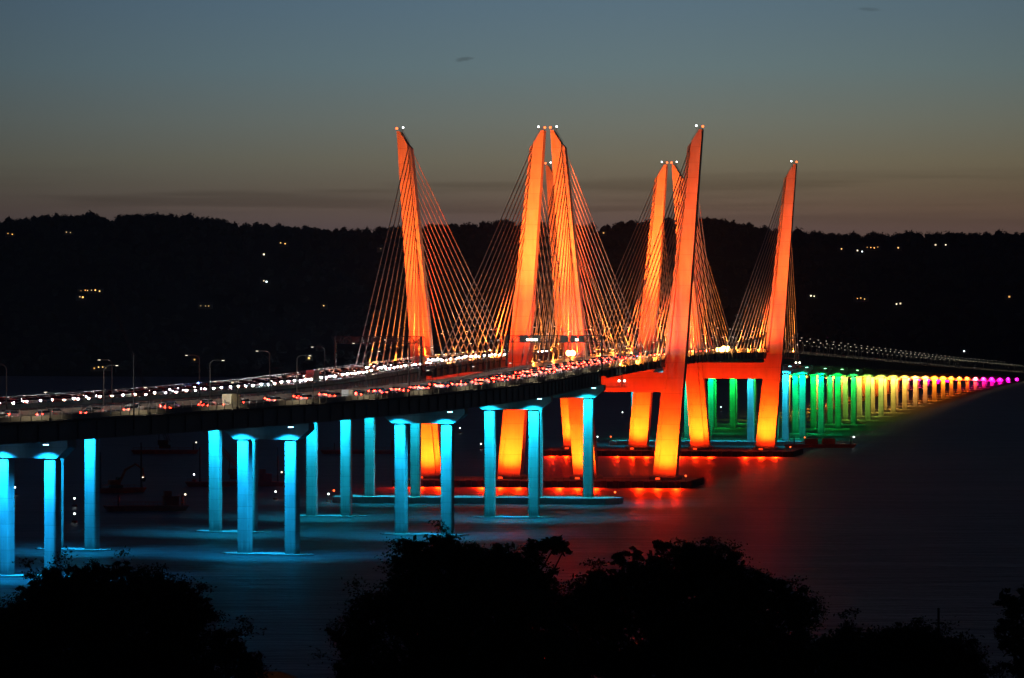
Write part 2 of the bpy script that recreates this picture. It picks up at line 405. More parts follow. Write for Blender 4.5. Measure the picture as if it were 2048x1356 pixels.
# pile caps shared by both bridges
def big_cap(s, half_u, half_v, ztop, label, sheet):
    O, n, t = frame(s, 0); root = empty('pile_cap', tuple(O), label, 'pile cap', 'long pile caps shared by both bridges'); org = root.location.copy()
    mb = MB(); c = min(half_v*.8, 4)
    rect = lambda a, b, z: [O + n*x + t*y + ZU*z for x, y in ((-a + c, -b), (a - c, -b), (a, -b + c), (a, b - c), (a - c, b), (-a + c, b), (-a, b - c), (-a, -b + c))]
    mb.loft([rect(half_u, half_v, -2), rect(half_u, half_v, ztop)]); mb.build('slab', M_CAP, root, org)
    if sheet:                                        # corrugated sheet pile wall round the cap
        mb = MB(); k = 0; x = -half_u
        while x < half_u:
            if k % 2 == 0: mb.box(O + n*(x + 1.1) - t*(half_v + .35) + ZU*(ztop/2 - 1), (2.0, .7, ztop + 2.2), 0, (n, t, ZU))
            else: mb.box(O + n*(x + 1.1) - t*(half_v + .12) + ZU*(ztop/2 - 1.1), (2.2, .24, ztop + 2.0), 1, (n, t, ZU))
            x += 2.2; k += 1
        y = -half_v; k = 0
        while y < half_v:
            mb.box(O + n*(half_u + .25) + t*(y + 1.1) + ZU*(ztop/2 - 1), (.7 if k % 2 else .5, 2.0, ztop + 2.2), 0, (n, t, ZU)); y += 2.2; k += 1
        mb.build('sheet_pile_wall', [M_PILE, M_DARK], root, org)
    mb = MB()                                        # edge rail
    for k in range(int(2*half_u/3)):
        q = O + n*(-half_u + 1.5 + 3*k) - t*(half_v - .5) + ZU*ztop; mb.tube(q, q + ZU*1.0, .05, .05, 4)
    mb.tube(O + n*(-half_u + 1.5) - t*(half_v - .5) + ZU*(ztop + 1), O + n*(half_u - 1.5) - t*(half_v - .5) + ZU*(ztop + 1), .05, .05, 4)
    mb.build('edge_rail', M_DARK, root, org)
    for sx in (-1, 1):
        q = O + n*(sx*(half_u - 1.0)) - t*(half_v - 1.2) + ZU*ztop
        mb = MB(); mb.tube(q, q + ZU*1.8, .09, .09, 6, 0); mb.ball(q + ZU*2.0, .3, 8, 6, 1); mb.build('marker_light', [M_DARK, M_REDB], root, org)
    return root
caps = {}
caps[0] = big_cap(0.0, 53, 21, 2.3, 'long dark pile cap under the nearer row of orange towers, sheet pile walls', True)
caps[1] = big_cap(366.0, 56, 21, 2.3, 'long dark pile cap under the farther row of orange towers, sheet pile walls', True)
caps[2] = big_cap(-157.0, 47, 9.0, 2.0, 'low pile cap lit cyan under four columns in front of the nearer towers', False)
caps[3] = big_cap(523.0, 47, 9.0, 2.0, 'low pile cap lit cyan under four columns just beyond the farther towers', False)

# ------------------------------------------------------------------ traffic
def extrude(mb, prof, hw, mi, hw2=None):
    hw2 = hw2 or [hw]*len(prof)
    n = len(prof); vs = [(-w, y, z) for (y, z), w in zip(prof, hw2)] + [(w, y, z) for (y, z), w in zip(prof, hw2)]
    fs = [tuple(range(n)), tuple(range(2*n - 1, n - 1, -1))] + [(i, i + n, (i + 1) % n + n, (i + 1) % n) for i in range(n)]
    mb.add(vs, fs, mi)
def car_mesh(kind, pm, name):
    mb = MB()
    if kind == 'car':
        extrude(mb, [(-2.3, .3), (-2.36, .7), (-2.2, .95), (1.0, .98), (2.1, .85), (2.36, .62), (2.3, .3)], .9, 0)
        extrude(mb, [(-1.75, .95), (-1.05, 1.42), (.35, 1.42), (1.15, .96)], .8, 1, [.84, .66, .66, .84])
        mb.box((0, -.35, 1.44), (1.26, 1.3, .05), 0)
    else:
        extrude(mb, [(-2.4, .4), (-2.45, .9), (-2.35, 1.15), (1.2, 1.18), (2.2, 1.05), (2.42, .75), (2.38, .4)], .97, 0)
        extrude(mb, [(-2.25, 1.15), (-1.95, 1.75), (.35, 1.78), (1.25, 1.16)], .9, 1, [.9, .76, .76, .9])
        mb.box((0, -.8, 1.79), (1.45, 2.2, .06), 0)
    r = .33 if kind == 'car' else .38
    for x in (-.82, .82):
        for y in (-1.4, 1.42): mb.tube((x - .1, y, r), (x + .1, y, r), r, r, 10, 2)
    me = mb.build(name, [pm, M_GLASS, M_TYRE]); return me
def lens(c, s, m, root, name, back=False):
    mb = MB(); mb.box(c, s, 1)
    mb.m[4 if back is False else 2] = 0
    return mb.build(name, [m, M_DARK], root)
def lights_for(root, kind, cool):
    y = 2.36 if kind == 'car' else 2.42; z = .68 if kind == 'car' else .9; x = .64
    for sx in (-1, 1):
        lens((sx*x, y + .01, z), (.44, .09, .24), M_HEADW if cool else M_HEAD, root, 'headlight')
    for sx in (-1, 1):
        lens((sx*(x + .08), -y - .02, z + .12), (.36, .09, .25), M_TAIL, root, 'tail_light', True)
protos = []
for kind in ('car', 'suv'):
    for cn, pm in PAINTS:
        o = car_mesh(kind, pm, 'car' if kind == 'car' else 'suv'); lights_for(o, kind, cn in ('white', 'blue', 'black'))
        protos.append((kind, cn, o)); o['_p'] = 1
def place(o, s, off, oncoming, first=False):
    x, y, h = plan(s, off); o.location = (x, y, topz(s) - 1.085); o.rotation_euler = (0, 0, -h + (pi if oncoming else 0))
used = set()
def put(kind, cn, proto, s, off, onc):
    if proto.name in used: o = copy_tree(proto)
    else: o = proto; used.add(proto.name)
    if '_p' in o: del o['_p']
    place(o, s, off, onc); return o
LN = ('outermost', 'second', 'third', 'innermost')
def stream(boff, lanes, lanenames, a, b, gap, onc, deckname, lights, ref, refname, group, jit=.06):
    for u, ln in zip(lanes, lanenames):
        k = {1: 0, -1: 0}; ss = []; s = a + R(0, gap)
        while s < b:
            ss.append(s); s += gap*R(1 - jit, 1 + jit)
        for sg in (-1, 1):
            order = sorted([q for q in ss if (q - ref)*sg > 0], key=lambda q: abs(q - ref))
            for q in order:                                # one lane of cars, counted from the landmark
                if onc and -9 < q - ref < 9: continue
                k[sg] += 1
                kind, cn, p = random.choice(protos)
                o = put(kind, cn, p, q, boff + u + R(-.25, .25), onc)
                side = 'shoreward of' if sg < 0 else 'riverward of'
                tag(o, f"{cn} {kind}, {lights}, {nth(k[sg])} {side} {refname}, {ln} lane", kind, group)
# towards the camera on the farther bridge: dense, headlights on
stream(-28, (-6.6, -2.8, 1.0), ('left', 'middle', 'right'), -735, -95, 6.7, True, '', 'headlights on', -183, 'far deck gantry', 'cars driving in with headlights on')
stream(-28, (-4.6, -0.8), ('left', 'right'), -60, 195, 12, True, '', 'headlights on', 0, 'nearer orange towers', 'cars driving in with headlights on')
# away from the camera on the nearer bridge
stream(28, (-3.4, 0.4, 4.2), ('left-hand', 'middle', 'right-hand'), -735, 330, 17, False, '', 'tail lights on', -177, 'near deck gantry', 'cars driving away with tail lights on')
stream(28, (0.4,), ('middle',), 420, 1900, 62, False, '', 'tail lights on', 400, 'far orange towers', 'cars beyond the towers')
stream(-28, (-2.8,), ('middle',), 420, 1500, 62, True, '', 'headlights on', 400, 'far orange towers', 'cars beyond the towers')
for kind, cn, p in protos:
    if p.name not in used: 
        for c in list(p.children): bpy.data.objects.remove(c)
        bpy.data.objects.remove(p)

def box_truck(s, off, onc, label, body, length=6.2, group=None):
    root = empty('box_truck', (0, 0, 0), label, 'truck', group)
    mb = MB(); mb.box((0, -1.0, 2.15), (2.45, length - 2, 2.7)); 
    for y in (-length/2 + .02, -.9, 1.0): mb.box((0, y - .0, 2.15), (2.51, .12, 2.74))
    mb.build('cargo_box', body, root)
    mb = MB(); extrude(mb, [(length/2 - 1.9, .55), (length/2 - 1.9, 2.35), (length/2 - .9, 2.4), (length/2 - .35, 1.55), (length/2 + .2, 1.4), (length/2 + .25, .55)], 1.1, 0)
    extrude(mb, [(length/2 - 1.2, 1.5), (length/2 - 1.2, 2.2), (length/2 - .88, 2.25), (length/2 - .42, 1.5)], 1.12, 1)
    mb.build('cab', [PAINTS[0][1], M_GLASS], root)
    mb = MB(); mb.box((0, -.3, .68), (.9, length - .6, .25)); mb.build('chassis', M_DARK, root)
    for y in (-length/2 + 1.1, length/2 - .9):
        for x in (-1, 1):
            mb = MB(); mb.tube((x - .14, y, .46), (x + .14, y, .46), .46, .46, 12); mb.build('wheel', M_TYRE, root)
    for x in (-.85, .85):
        lens((x, length/2 + .26, .85), (.35, .08, .2), M_HEAD, root, 'headlight')
        lens((x, -length/2 - .07, .85), (.3, .08, .18), M_TAIL, root, 'tail_light', True)
    place(root, s, off, onc); return root
cream = noisy(mat('cream truck body', (.6, .55, .4), .55), .8, (.5, .46, .34), (.62, .58, .46))
white = noisy(mat('white truck body', (.7, .7, .7), .5), .8, (.6, .6, .58), (.72, .72, .7))
box_truck(-512, 28 + 8.6, False, 'cream box truck stopped by the footway barrier on the nearer deck', cream)
van = box_truck(-447, 28 + 7.6, False, 'small white van with rounded back, next ahead of the cream box truck', white, 5.0)
van.scale = (.8, .85, .72)
box_truck(-300, -28 + 2.6, True, 'white box truck among the headlights, shoreward of the far deck gantry', white, 7.5)
box_truck(-120, -28 + 2.2, True, 'white box truck among the headlights, just past the far deck gantry', white, 7.5)

def police(s, off, label, onc):
    o = empty('patrol_car', (0, 0, 0), label, 'patrol car')
    b = car_mesh('car', PAINTS[3][1], 'body'); b.parent = o
    for x in (-.64, .64):
        lens((x, 2.37, .68), (.34, .09, .17), M_HEADW, o, 'headlight')
        lens((x + .08*(1 if x > 0 else -1), -2.38, .8), (.3, .09, .2), M_TAIL, o, 'tail_light', True)
    mb = MB(); mb.box((0, -.3, 1.52), (1.1, .3, .12), 0); mb.ball((-.3, -.3, 1.75), .26, 8, 6, 1); mb.build('light_bar', [M_DARK, M_BLUEB], o)
    place(o, s, off, onc); return o
police(-372, -28 - 9.4, 'patrol car with blue light bar on the shoulder of the farther deck', False)
police(-28, 28 + 7.9, 'patrol car with blue light bar beside the nearer orange towers', False)

# ------------------------------------------------------------------ street lamps
def lamp_proto(height, arm, head, rise, rad):
    root = empty('street_lamp', (0, 0, 0), 'x', 'street lamp')
    mb = MB(); mb.box((0, 0, .3), (.45, .45, .6))
    ps = [(0, 0, .6), (0, 0, height*.5), (0.02, 0, height - .9), (.25*arm/2, 0, height - .3), (.62*arm/2, 0, height - .06), (arm, 0, height + rise)]
    mb.path(ps, [rad*1.3, rad, rad*.85, rad*.75, rad*.7, rad*.6], 6); mb.build('pole', M_POLE, root)
    mb = MB(); mb.box((arm + .3, 0, height + rise), (.95, .36, .14), 0); mb.build('lamp_head', M_DARK, root)
    mb = MB(); mb.box((arm + .34, 0, height + rise - .11), (.62, .28, .1), 0); mb.build('lens', head, root)
    return root
road_lamp = lamp_proto(11.0, 3.4, M_LAMP, 0, .13)
path_lamp = lamp_proto(6.6, 1.0, M_LAMP, 0, .08)
firsts = set()
def put_lamp(proto, s, off, inward, label, group):
    if proto.name in firsts: o = copy_tree(proto)
    else: o = proto; firsts.add(proto.name)
    x, y, h = plan(s, off); o.location = (x, y, topz(s) - 1.1); o.rotation_euler = (0, 0, -h + (0 if inward > 0 else pi))
    tag(o, label, 'street lamp', group); return o
WARM = (1, .80, .5)
for bo, half, sgn, deckn in ((28, 14.6, 1, 'nearer'), (-28, 13.3, -1, 'farther')):
    ke = kw = 0
    order = sorted([-742 + 52*i for i in range(70)], key=lambda q: abs(q - 183))
    for s in order:
        if s > 2850: continue
        if s < 183: ke += 1; where = f"{nth(ke)} from mid-span towards the shore"
        else: kw += 1; where = f"{nth(kw)} from mid-span towards the hills"
        put_lamp(road_lamp, s, bo - sgn*(half - .05), sgn, f"curved-arm lamp post over the {deckn} deck, {where}", f'road lamps along the {deckn} deck')
        if s > 460: spot(pt(s, bo - sgn*(half - 4), topz(s) + 9.3), pt(s, bo - sgn*(half - 7), topz(s) - 1), 700, WARM, 150, .6, .2)
ke = kw = 0
for s in sorted([-748 + 38*i for i in range(96)], key=lambda q: abs(q - 183)):
    if -20 < s < 20 or 346 < s < 386: continue
    if s < 183: ke += 1; where = f"{nth(ke)} from mid-span towards the shore"
    else: kw += 1; where = f"{nth(kw)} from mid-span towards the hills"
    put_lamp(path_lamp, s, 28 + 14.55, -1, f"short thin lamp post on the footway fence, {where}", 'footway lamps on the fence')
    spot(pt(s, 28 + 14.6 - 1.45, topz(s) + 5.2), pt(s, 28 + 14.6 - (6.0 if s < -170 else .3), topz(s) - 1), 1500 if s < -170 else 750, WARM, 138 if s < -170 else 165, .35, .15)

# tall slim camera masts
for i, (s, h, lab) in enumerate(((-565, 15.5, 'tall slim dark mast on the deck edge, left of the cream truck'),
                                 (-424, 15.0, 'tall slim dark mast on the deck edge, to the right of the cream truck'),
                                 (-655, 16.0, 'tall slim dark mast on the deck edge near the left edge of the view'))):
    x, y, hd = plan(s, 28 + 14.9); z = topz(s) - 4.2
    o = empty('mast', (x, y, z), lab, 'mast', 'slim masts on the deck edge')
    mb = MB(); mb.tube((0, 0, 0), (0, 0, h + 2), .2, .13, 8); mb.build('pole', M_DARK, o)
    mb = MB(); mb.box((-.35, 0, 3.0), (.9, .5, .35)); mb.build('bracket', M_DARK, o)
    mb = MB(); mb.box((0, 0, h + 2.1), (.5, .3, .25)); mb.tube((0, -.3, h + 2), (0, .25, h + 2), .08); mb.build('camera', M_DARK, o)

# sign gantries
def gantry(s, off, half, zlo, label, panels):
    O, n, t = frame(s, off); z = topz(s)
    root = empty('sign_gantry', tuple(O + ZU*(z - 1.1)), label, 'sign gantry', 'sign gantries over the decks'); org = root.location.copy()
    for sd in (-1, 1):
        mb = MB(); q = O + n*(sd*half) + ZU*(z - 2.4); mb.tube(q, q + ZU*(zlo + 4.6), .38, .34, 10); mb.box(q + ZU*1.6, (1.1, 1.1, .5), 0, (n, t, ZU)); mb.build('post', M_DARK, root, org)
    mb = MB(); za, zb = z + zlo, z + zlo + 2.1; N = 16
    for y in (-.7, .7):
        for zz in (za, zb): mb.tube(O - n*half + t*y + ZU*zz, O + n*half + t*y + ZU*zz, .12, .12, 6)
        for k in range(N):
            u0 = -half + 2*half*k/N; u1 = -half + 2*half*(k + 1)/N
            mb.tube(O + n*u0 + t*y + ZU*za, O + n*u0 + t*y + ZU*zb, .07, .07, 4); mb.tube(O + n*u0 + t*y + ZU*(za if k % 2 else zb), O + n*u1 + t*y + ZU*(zb if k % 2 else za), .07, .07, 4)
    for k in range(N + 1):
        u0 = -half + 2*half*k/N
        for zz in (za, zb): mb.tube(O + n*u0 - t*.7 + ZU*zz, O + n*u0 + t*.7 + ZU*zz, .06, .06, 4)
    mb.build('truss', M_DARK, root, org)
    for u, w, h in panels:
        mb = MB(); mb.box(O + n*u - t*1.05 + ZU*(z + zlo + 1.1), (w, .18, h), 0, (n, t, ZU)); mb.build('sign_panel', M_SIGN, root, org)
    return root
g1 = gantry(-177, 28, 15.3, 8.2, 'dark truss sign gantry spanning the nearer deck, square panels and lit lamps', [(-9.5, 3, 2.2), (-5.5, 2.6, 2.3), (3.5, 2.4, 2.2), (6.5, 2.2, 2.2), (9, 1.8, 1.9)])
g2 = gantry(-183, -28, 14.0, 8.0, 'dark truss sign gantry spanning the farther deck above the headlights', [(-7, 2.4, 1.5), (-1, 2.2, 1.4), (5.5, 2.2, 1.5)])
# roadside panel on the farther deck, near the left edge of the view
M_BROWN = noisy(mat('brown sign face', (.2, .13, .08), .7), .8, (.15, .1, .06), (.24, .16, .1))
O, n, t = frame(-497, -42.0); z = topz(-497)
rs = empty('road_sign', tuple(O + ZU*(z - 1.1)), 'square dull brown sign panel on posts beside the farther deck, left of the lamp posts', 'sign')
for x in (-1.8, 1.8):
    mb = MB(); mb.tube(O + n*x + ZU*(z - 2.4), O + n*x + ZU*(z + 8.4), .16, .16, 8); mb.build('post', M_DARK, rs, rs.location)
mb = MB(); mb.box(O - t*.25 + ZU*(z + 6.4), (5.4, .16, 4.3), 0, (n, t, ZU)); mb.build('panel', M_BROWN, rs, rs.location)
mb = MB()
for zz in (5.0, 7.8): mb.box(O + t*.02 + ZU*(z + zz), (5.2, .12, .2), 0, (n, t, ZU))
mb.box(O + ZU*(z + 6.4), (.16, .1, 3.4), 0, (n, t, ZU))
mb.build('backing_frame', M_DARK, rs, rs.location)
# work lights at the gantry and by the nearer towers
def flood_stand(pos, label, m, h=2.4, two=True, r=.42, watts=0, aim=None):
    o = empty('work_light', pos, label, 'work light', 'bright work lights on the decks')
    mb = MB(); mb.tube((0, 0, 0), (0, 0, h), .07, .06, 6)
    for a in (0, 2.1, 4.2): mb.tube((0, 0, .7), (.6*cos(a), .6*sin(a), 0), .04, .04, 5)
    mb.build('stand', M_DARK, o)
    for x in ((-.7, .7) if two else (0,)):
        mb = MB(); mb.box((x, .1, h + .1), (.8, .3, .6), 0); mb.box((x, -.08, h + .1), (.68, .1, .48), 1)
        mb.ball((x, -.2, h + .1), r, 8, 6, 1); mb.build('lamp_head', [M_DARK, m], o)
    return o
M_FLOODO = mat('amber work lamp', (.9, .8, .6), .3, emit=(1, .42, .1), strength=40)
M_FLOODW = mat('white work lamp', (.9, .9, .8), .3, emit=(1, .85, .6), strength=14)
def deckpt(s, off, dz=-1.09): return tuple(pt(s, off, topz(s) + dz))
flood_stand(deckpt(-48, 28 - 13.0), 'amber twin work light on the inner edge of the nearer deck, between the nearer towers', M_FLOODO, 3.0, True, .95)
flood_stand(deckpt(196, 28 + 12.6), 'amber twin work light on the nearer deck between tower rows, left of its neighbour', M_FLOODO, 1.4, True, .85)
flood_stand(deckpt(218, 28 + 12.6), 'brightest amber twin work light on the nearer deck, right of its neighbour', M_FLOODO, 1.6, True, 1.15)
flood_stand(deckpt(415, 28 + 12.8), 'amber work light on the deck edge right of the rightmost farther tower', M_FLOODO, 1.0, True, .8)
flood_stand(deckpt(442, 28 + 12.8), 'single amber work light at the end of the right-hand cable fan', M_FLOODO, 1.0, False, .9)
for k, u in enumerate((-8.2, -6.9, -5.6, 7.6)):
    O, n, t = frame(-177, 28); z = topz(-177)
    mb = MB(); mb.box(O + n*u - t*1.9 + ZU*(z + 9.0), (.7, .3, .4), 0, (n, t, ZU)); mb.box(O + n*u - t*2.06 + ZU*(z + 9.0), (.85, .08, .6), 1, (n, t, ZU)); mb.box(O + n*u - t*1.4 + ZU*(z + 9.3), (.1, 1.1, .1), 0, (n, t, ZU))
    mb.build('gantry_lamp', [M_DARK, M_FLOODW], g1, g1.location)

# maintenance traveller hung under the nearer deck
def traveller(s, off, half, label):
    O, n, t = frame(s, off); z = topz(s) - 7.4
    root = empty('inspection_platform', tuple(O + ZU*z), label, 'platform', 'hanging platforms under the decks'); org = root.location.copy()
    mb = MB(); mb.box(O + ZU*z, (2*half + 6, 3.2, .25), 0, (n, t, ZU)); mb.build('walkway', M_GALV, root, org)
    mb = MB()
    for k in range(int(half) + 4):
        for y in (-1.55, 1.55):
            q = O + n*(-half - 3 + 2*k) + t*y + ZU*z; mb.tube(q, q + ZU*1.25, .05, .05, 4)
    for y in (-1.55, 1.55):
        for hh in (.65, 1.25): mb.tube(O - n*(half + 3) + t*y + ZU*(z + hh), O + n*(half + 3) + t*y + ZU*(z + hh), .05, .05, 4)
    mb.build('guard_rail', M_GALV, root, org)
    for u in (-half + 1, -half/3, half/3, half + 1.4):
        mb = MB()
        for y in (-1.4, 1.4): mb.tube(O + n*u + t*y + ZU*z, O + n*u + t*y + ZU*(z + (4.6 if abs(u) < half else 6.1)), .09, .09, 6)
        mb.build('hanger', M_DARK, root, org)
    for u in (half + .6, half + 2.4):
        mb = MB(); q = O + n*u - t*1.4 + ZU*z; mb.tube(q, q + ZU*1.9, .06, .06, 5, 0); mb.ball(q + ZU*2.05, .34, 8, 6, 1); mb.build('lamp', [M_DARK, M_FLOODW], root, org)
    return root
traveller(-132, 28, 14.6, 'platform with two white lamps hanging under the nearer deck beside the red cross beam')
traveller(502, 28, 14.6, 'platform with two white lamps hanging under the deck right of the rightmost tower')

# ------------------------------------------------------------------ river, banks, hills
def water():
    m = bpy.data.materials.new('river water'); m.use_nodes = True; nt = m.node_tree; b = nt.nodes['Principled BSDF']; L = nt.links.new
    b.inputs['Base Color'].default_value = (.055, .045, .05, 1); b.inputs['IOR'].default_value = 1.33; b.inputs['Specular IOR Level'].default_value = .85
    tc = nt.nodes.new('ShaderNodeTexCoord')
    hs = []
    for sx, sy, dist, rot, det in ((.03, .11, .9, .05, 4), (.13, .36, .4, -.12, 4), (.012, .035, .6, .1, 3)):
        mp = nt.nodes.new('ShaderNodeMapping'); mp.inputs['Scale'].default_value = (sx, sy, 1); mp.inputs['Rotation'].default_value = (0, 0, rot); L(tc.outputs['Object'], mp.inputs[0])
        n = nt.nodes.new('ShaderNodeTexNoise'); n.inputs['Scale'].default_value = 1; n.inputs['Detail'].default_value = det; n.inputs['Roughness'].default_value = .6; L(mp.outputs[0], n.inputs[0]); hs.append((n, dist))
    acc = None
    for n, d in hs:
        k = nt.nodes.new('ShaderNodeMath'); k.operation = 'MULTIPLY'; k.inputs[1].default_value = d; L(n.outputs['Fac'], k.inputs[0])
        if acc is None: acc = k.outputs[0]
        else:
            a = nt.nodes.new('ShaderNodeMath'); a.operation = 'ADD'; L(acc, a.inputs[0]); L(k.outputs[0], a.inputs[1]); acc = a.outputs[0]
    bp = nt.nodes.new('ShaderNodeBump'); bp.inputs['Strength'].default_value = 1.0; bp.inputs['Distance'].default_value = 2.6; L(acc, bp.inputs['Height']); L(bp.outputs[0], b.inputs['Normal'])
    mr = nt.nodes.new('ShaderNodeMapRange'); L(hs[2][0].outputs['Fac'], mr.inputs[0]); mr.inputs[1].default_value = .3; mr.inputs[2].default_value = .7; mr.inputs[3].default_value = .41; mr.inputs[4].default_value = .48
    L(mr.outputs[0], b.inputs['Roughness'])
    return m
mb = MB(); mb.add([(-7000, 300, 0), (7000, 300, 0), (7000, 9000, 0), (-7000, 9000, 0)], [(0, 1, 2, 3)])
tag(mb.build('water', water()), kind='structure')

F = 9006.0
RIDGE = [(-3000, 452), (-900, 450), (0, 447), (100, 438), (180, 434), (300, 438), (400, 444), (480, 452), (560, 457), (640, 462), (700, 467), (760, 462), (900, 454), (1000, 449), (1100, 453), (1180, 456), (1260, 449),
         (1330, 447), (1400, 442), (1450, 444), (1500, 457), (1560, 465), (1600, 471), (1700, 474), (1800, 472), (1900, 476), (1950, 473), (2000, 470), (2048, 471), (2600, 480), (5200, 470)]
def lerp_tab(tab, x):
    if x <= tab[0][0]: return tab[0][1]
    for (a, b), (c, d) in zip(tab, tab[1:]):
        if x <= c: return b + (d - b)*(x - a)/(c - a)
    return tab[-1][1]
def shoreY(a): return 4560 - 1500*a
def hillz(X, Y):
    a = X/Y; px = 1024 + F*a; Ys = shoreY(a); Yr = Ys + 1250
    zr = CAMZ + (639 - lerp_tab(RIDGE, px))/F*Yr - 5
    t = (Y - Ys)/1250
    if t <= 0: return -2 + t*60
    nz = noise.noise(Vector((X*.004, Y*.004, 3.1)))*14 + noise.noise(Vector((X*.012, Y*.012, 7.7)))*5
    if t < 1: 
        f = t*t*(3 - 2*t)*.55 + t*.45
        return max(2.0*min(1, t*40), zr*f + nz*min(1, t*6)*(1 - t)) 
    return zr - (t - 1)*60
def grid_mesh(name, fn, us, vs, m):
    mb = MB(); nu = len(us); pts = [fn(u, v) for v in vs for u in us]
    fs = [(j*nu + i, j*nu + i + 1, (j + 1)*nu + i + 1, (j + 1)*nu + i) for j in range(len(vs) - 1) for i in range(nu - 1)]
    mb.add(pts, fs); return mb.build(name, m, smooth=True)
M_HILL = noisy(mat('wooded slope', (.03, .035, .02), .95, spec=.1), .01, (.02, .026, .014), (.04, .045, .025))
az = [-.45 + .9*i/260 for i in range(261)]; dv = [-80, -20, -5, 0, 8, 20] + [50 + 60*i for i in range(21)] + [1300, 1500, 2000, 2800]
def hfn(a, d):
    Y = shoreY(a) + d; X = a*Y; return Vector((X, Y, hillz(X, Y)))
tag(grid_mesh('hills', hfn, az, dv, M_HILL), kind='structure')

# houses with lit windows on the far slope
def ray_hit(px, py):
    a = (px - 1024)/F; Y = shoreY(a) + 3
    while Y < shoreY(a) + 1249:
        z = CAMZ - (py - 639)/F*Y
        if hillz(a*Y, Y) + 4.0 >= z: return a*Y, Y, hillz(a*Y, Y)
        Y += 3
    return a*Y, Y, hillz(a*Y, Y)
WINS = {0: [M_WIN] + [mat('lit window', (.8, .7, .5), .4, emit=c, strength=k) for c, k in (((1, .48, .12), 1.2), ((1, .66, .3), .8), ((1, .42, .1), 4.0))], 1: [M_WINW] + [mat('cool lit window', (.8, .8, .7), .4, emit=c, strength=k) for c, k in (((1, .8, .5), 1.4), ((.8, .95, 1), 4.0))]}
M_WALLH = noisy(mat('house wall', (.25, .23, .2), .85), .4, (.18, .17, .15), (.3, .28, .25))
M_ROOFH = noisy(mat('house roof', (.06, .055, .05), .85), .6, (.04, .038, .035), (.08, .07, .065))
keep = []
HOUSES = [(137, 464, 2, 0, 'house with two lit windows high on the wooded slope at far left'), (180, 582, 6, 0, 'long house with a row of lit windows on the left slope'), (162, 594, 2, 0, 'small house with two lit windows below the long lit house'),
    (566, 487, 2, 0, 'house with lit windows just under the skyline, left of the leftmost tower'), (528, 509, 1, 1, 'small house with one lit window between two other lit houses left of the towers'), (530, 563, 2, 1, 'house with two pale windows halfway down the slope'),
    (410, 613, 3, 0, 'low house with three lit windows, middle of the left slope'), (648, 612, 1, 0, 'small house with one dim window nearest the leftmost cables'), (1625, 592, 2, 1, 'house with two bright windows right of the rightmost tower'),
    (1723, 598, 3, 0, 'low house with three dim windows, right of the twin bright windows'), (1797, 608, 2, 1, 'house with two windows lowest on the right slope'), (1720, 502, 2, 1, 'brightest house under the skyline at right'),
    (1745, 495, 4, 0, 'long house with four lit windows just under the right skyline'), (1797, 496, 1, 0, 'small house with one orange window right of the long lit house'), (1683, 498, 1, 0, 'small house with one faint window, left end of the skyline group'),
    (1871, 490, 1, 1, 'house with one white lamp, left of the pair near the far right skyline'), (1892, 490, 1, 1, 'house with one white lamp, right of the pair near the far right skyline'), (2018, 594, 1, 0, 'lone house with one orange window at far right'),
    (200, 736, 4, 0, 'waterside house with orange windows at far left behind the lamp posts'), (389, 720, 1, 0, 'waterside house with one orange window left of the arched lamp posts'), (618, 717, 1, 0, 'waterside house with one orange lamp just left of the nearest cables'),
    (1207, 466, 1, 0, 'house with one faint window on the skyline between the tower pairs'), (1930, 703, 1, 1, 'waterside house with a white window beyond the far end of the bridges'), (760, 498, 1, 0, 'house with one dim window behind the leftmost cables'), (20, 468, 2, 0, 'house with faint windows under the skyline at the left edge')]
for px, py, nw, cool, lab in HOUSES:
    x, y, z = ray_hit(px, py); keep.append((x, y)); w = 8 + 4.4*max(0, nw - 1)
    o = empty('house', (x, y, z), lab, 'house', 'lit houses on the far slope')
    mb = MB(); mb.box((0, 5, 2.0), (w, 8, 8.0)); mb.build('wall', M_WALLH, o)
    mb = MB(); mb.loft([[Vector((sx, yy, zz)) for yy, zz in ((.2, 6.0), (9.8, 6.0), (5, 9.0))] for sx in (-w/2 - .5, w/2 + .5)]); mb.build('roof', M_ROOFH, o)
    for k in range(nw):
        q = (k - (nw - 1)/2)*4.4; big = 1.15 if nw <= 2 else .85
        q += R(-.9, .9); v = R(.6, 1.25)
        mb = MB(); mb.box((q, .93, 4.1 + R(-.8, .6)*(nw > 1)), (big*1.3*v, .12, big*1.25*v)); mb.build('window', random.choice(WINS[cool]), o)
# far-off wood over the hills: one mass
mb = MB(); rng = random.Random(5)
def far_tree(x, y, z, r, h, quads):
    n, m = 7, 4
    base = Vector((x, y, z + h - r*.9)); vs = []; fs = []
    for j in range(m + 1):
        t = pi*j/m
        for i in range(n):
            k = rng.uniform(.72, 1.12); vs.append(base + Vector((r*k*sin(t)*cos(2*pi*i/n), r*k*sin(t)*sin(2*pi*i/n), r*.9*k*cos(t))))
    for j in range(m):
        for i in range(n): fs.append((j*n + i, (j + 1)*n + i, (j + 1)*n + (i + 1) % n, j*n + (i + 1) % n))
    mb.add(vs, fs)
    for _ in range(quads):
        t, p = rng.uniform(0, pi*.62), rng.uniform(0, 2*pi); k = rng.uniform(.85, 1.22); s = rng.uniform(.6, 1.5)
        c = base + Vector((r*k*sin(t)*cos(p), r*k*sin(t)*sin(p), r*.95*k*cos(t)))
        a = Vector((rng.uniform(-1, 1), rng.uniform(-1, 1), rng.uniform(-1, 1))).normalized()*s; b2 = a.orthogonal().normalized()*s*rng.uniform(.5, 1)
        mb.add([c - a, c + b2, c + a, c - b2], [(0, 1, 2, 3)])
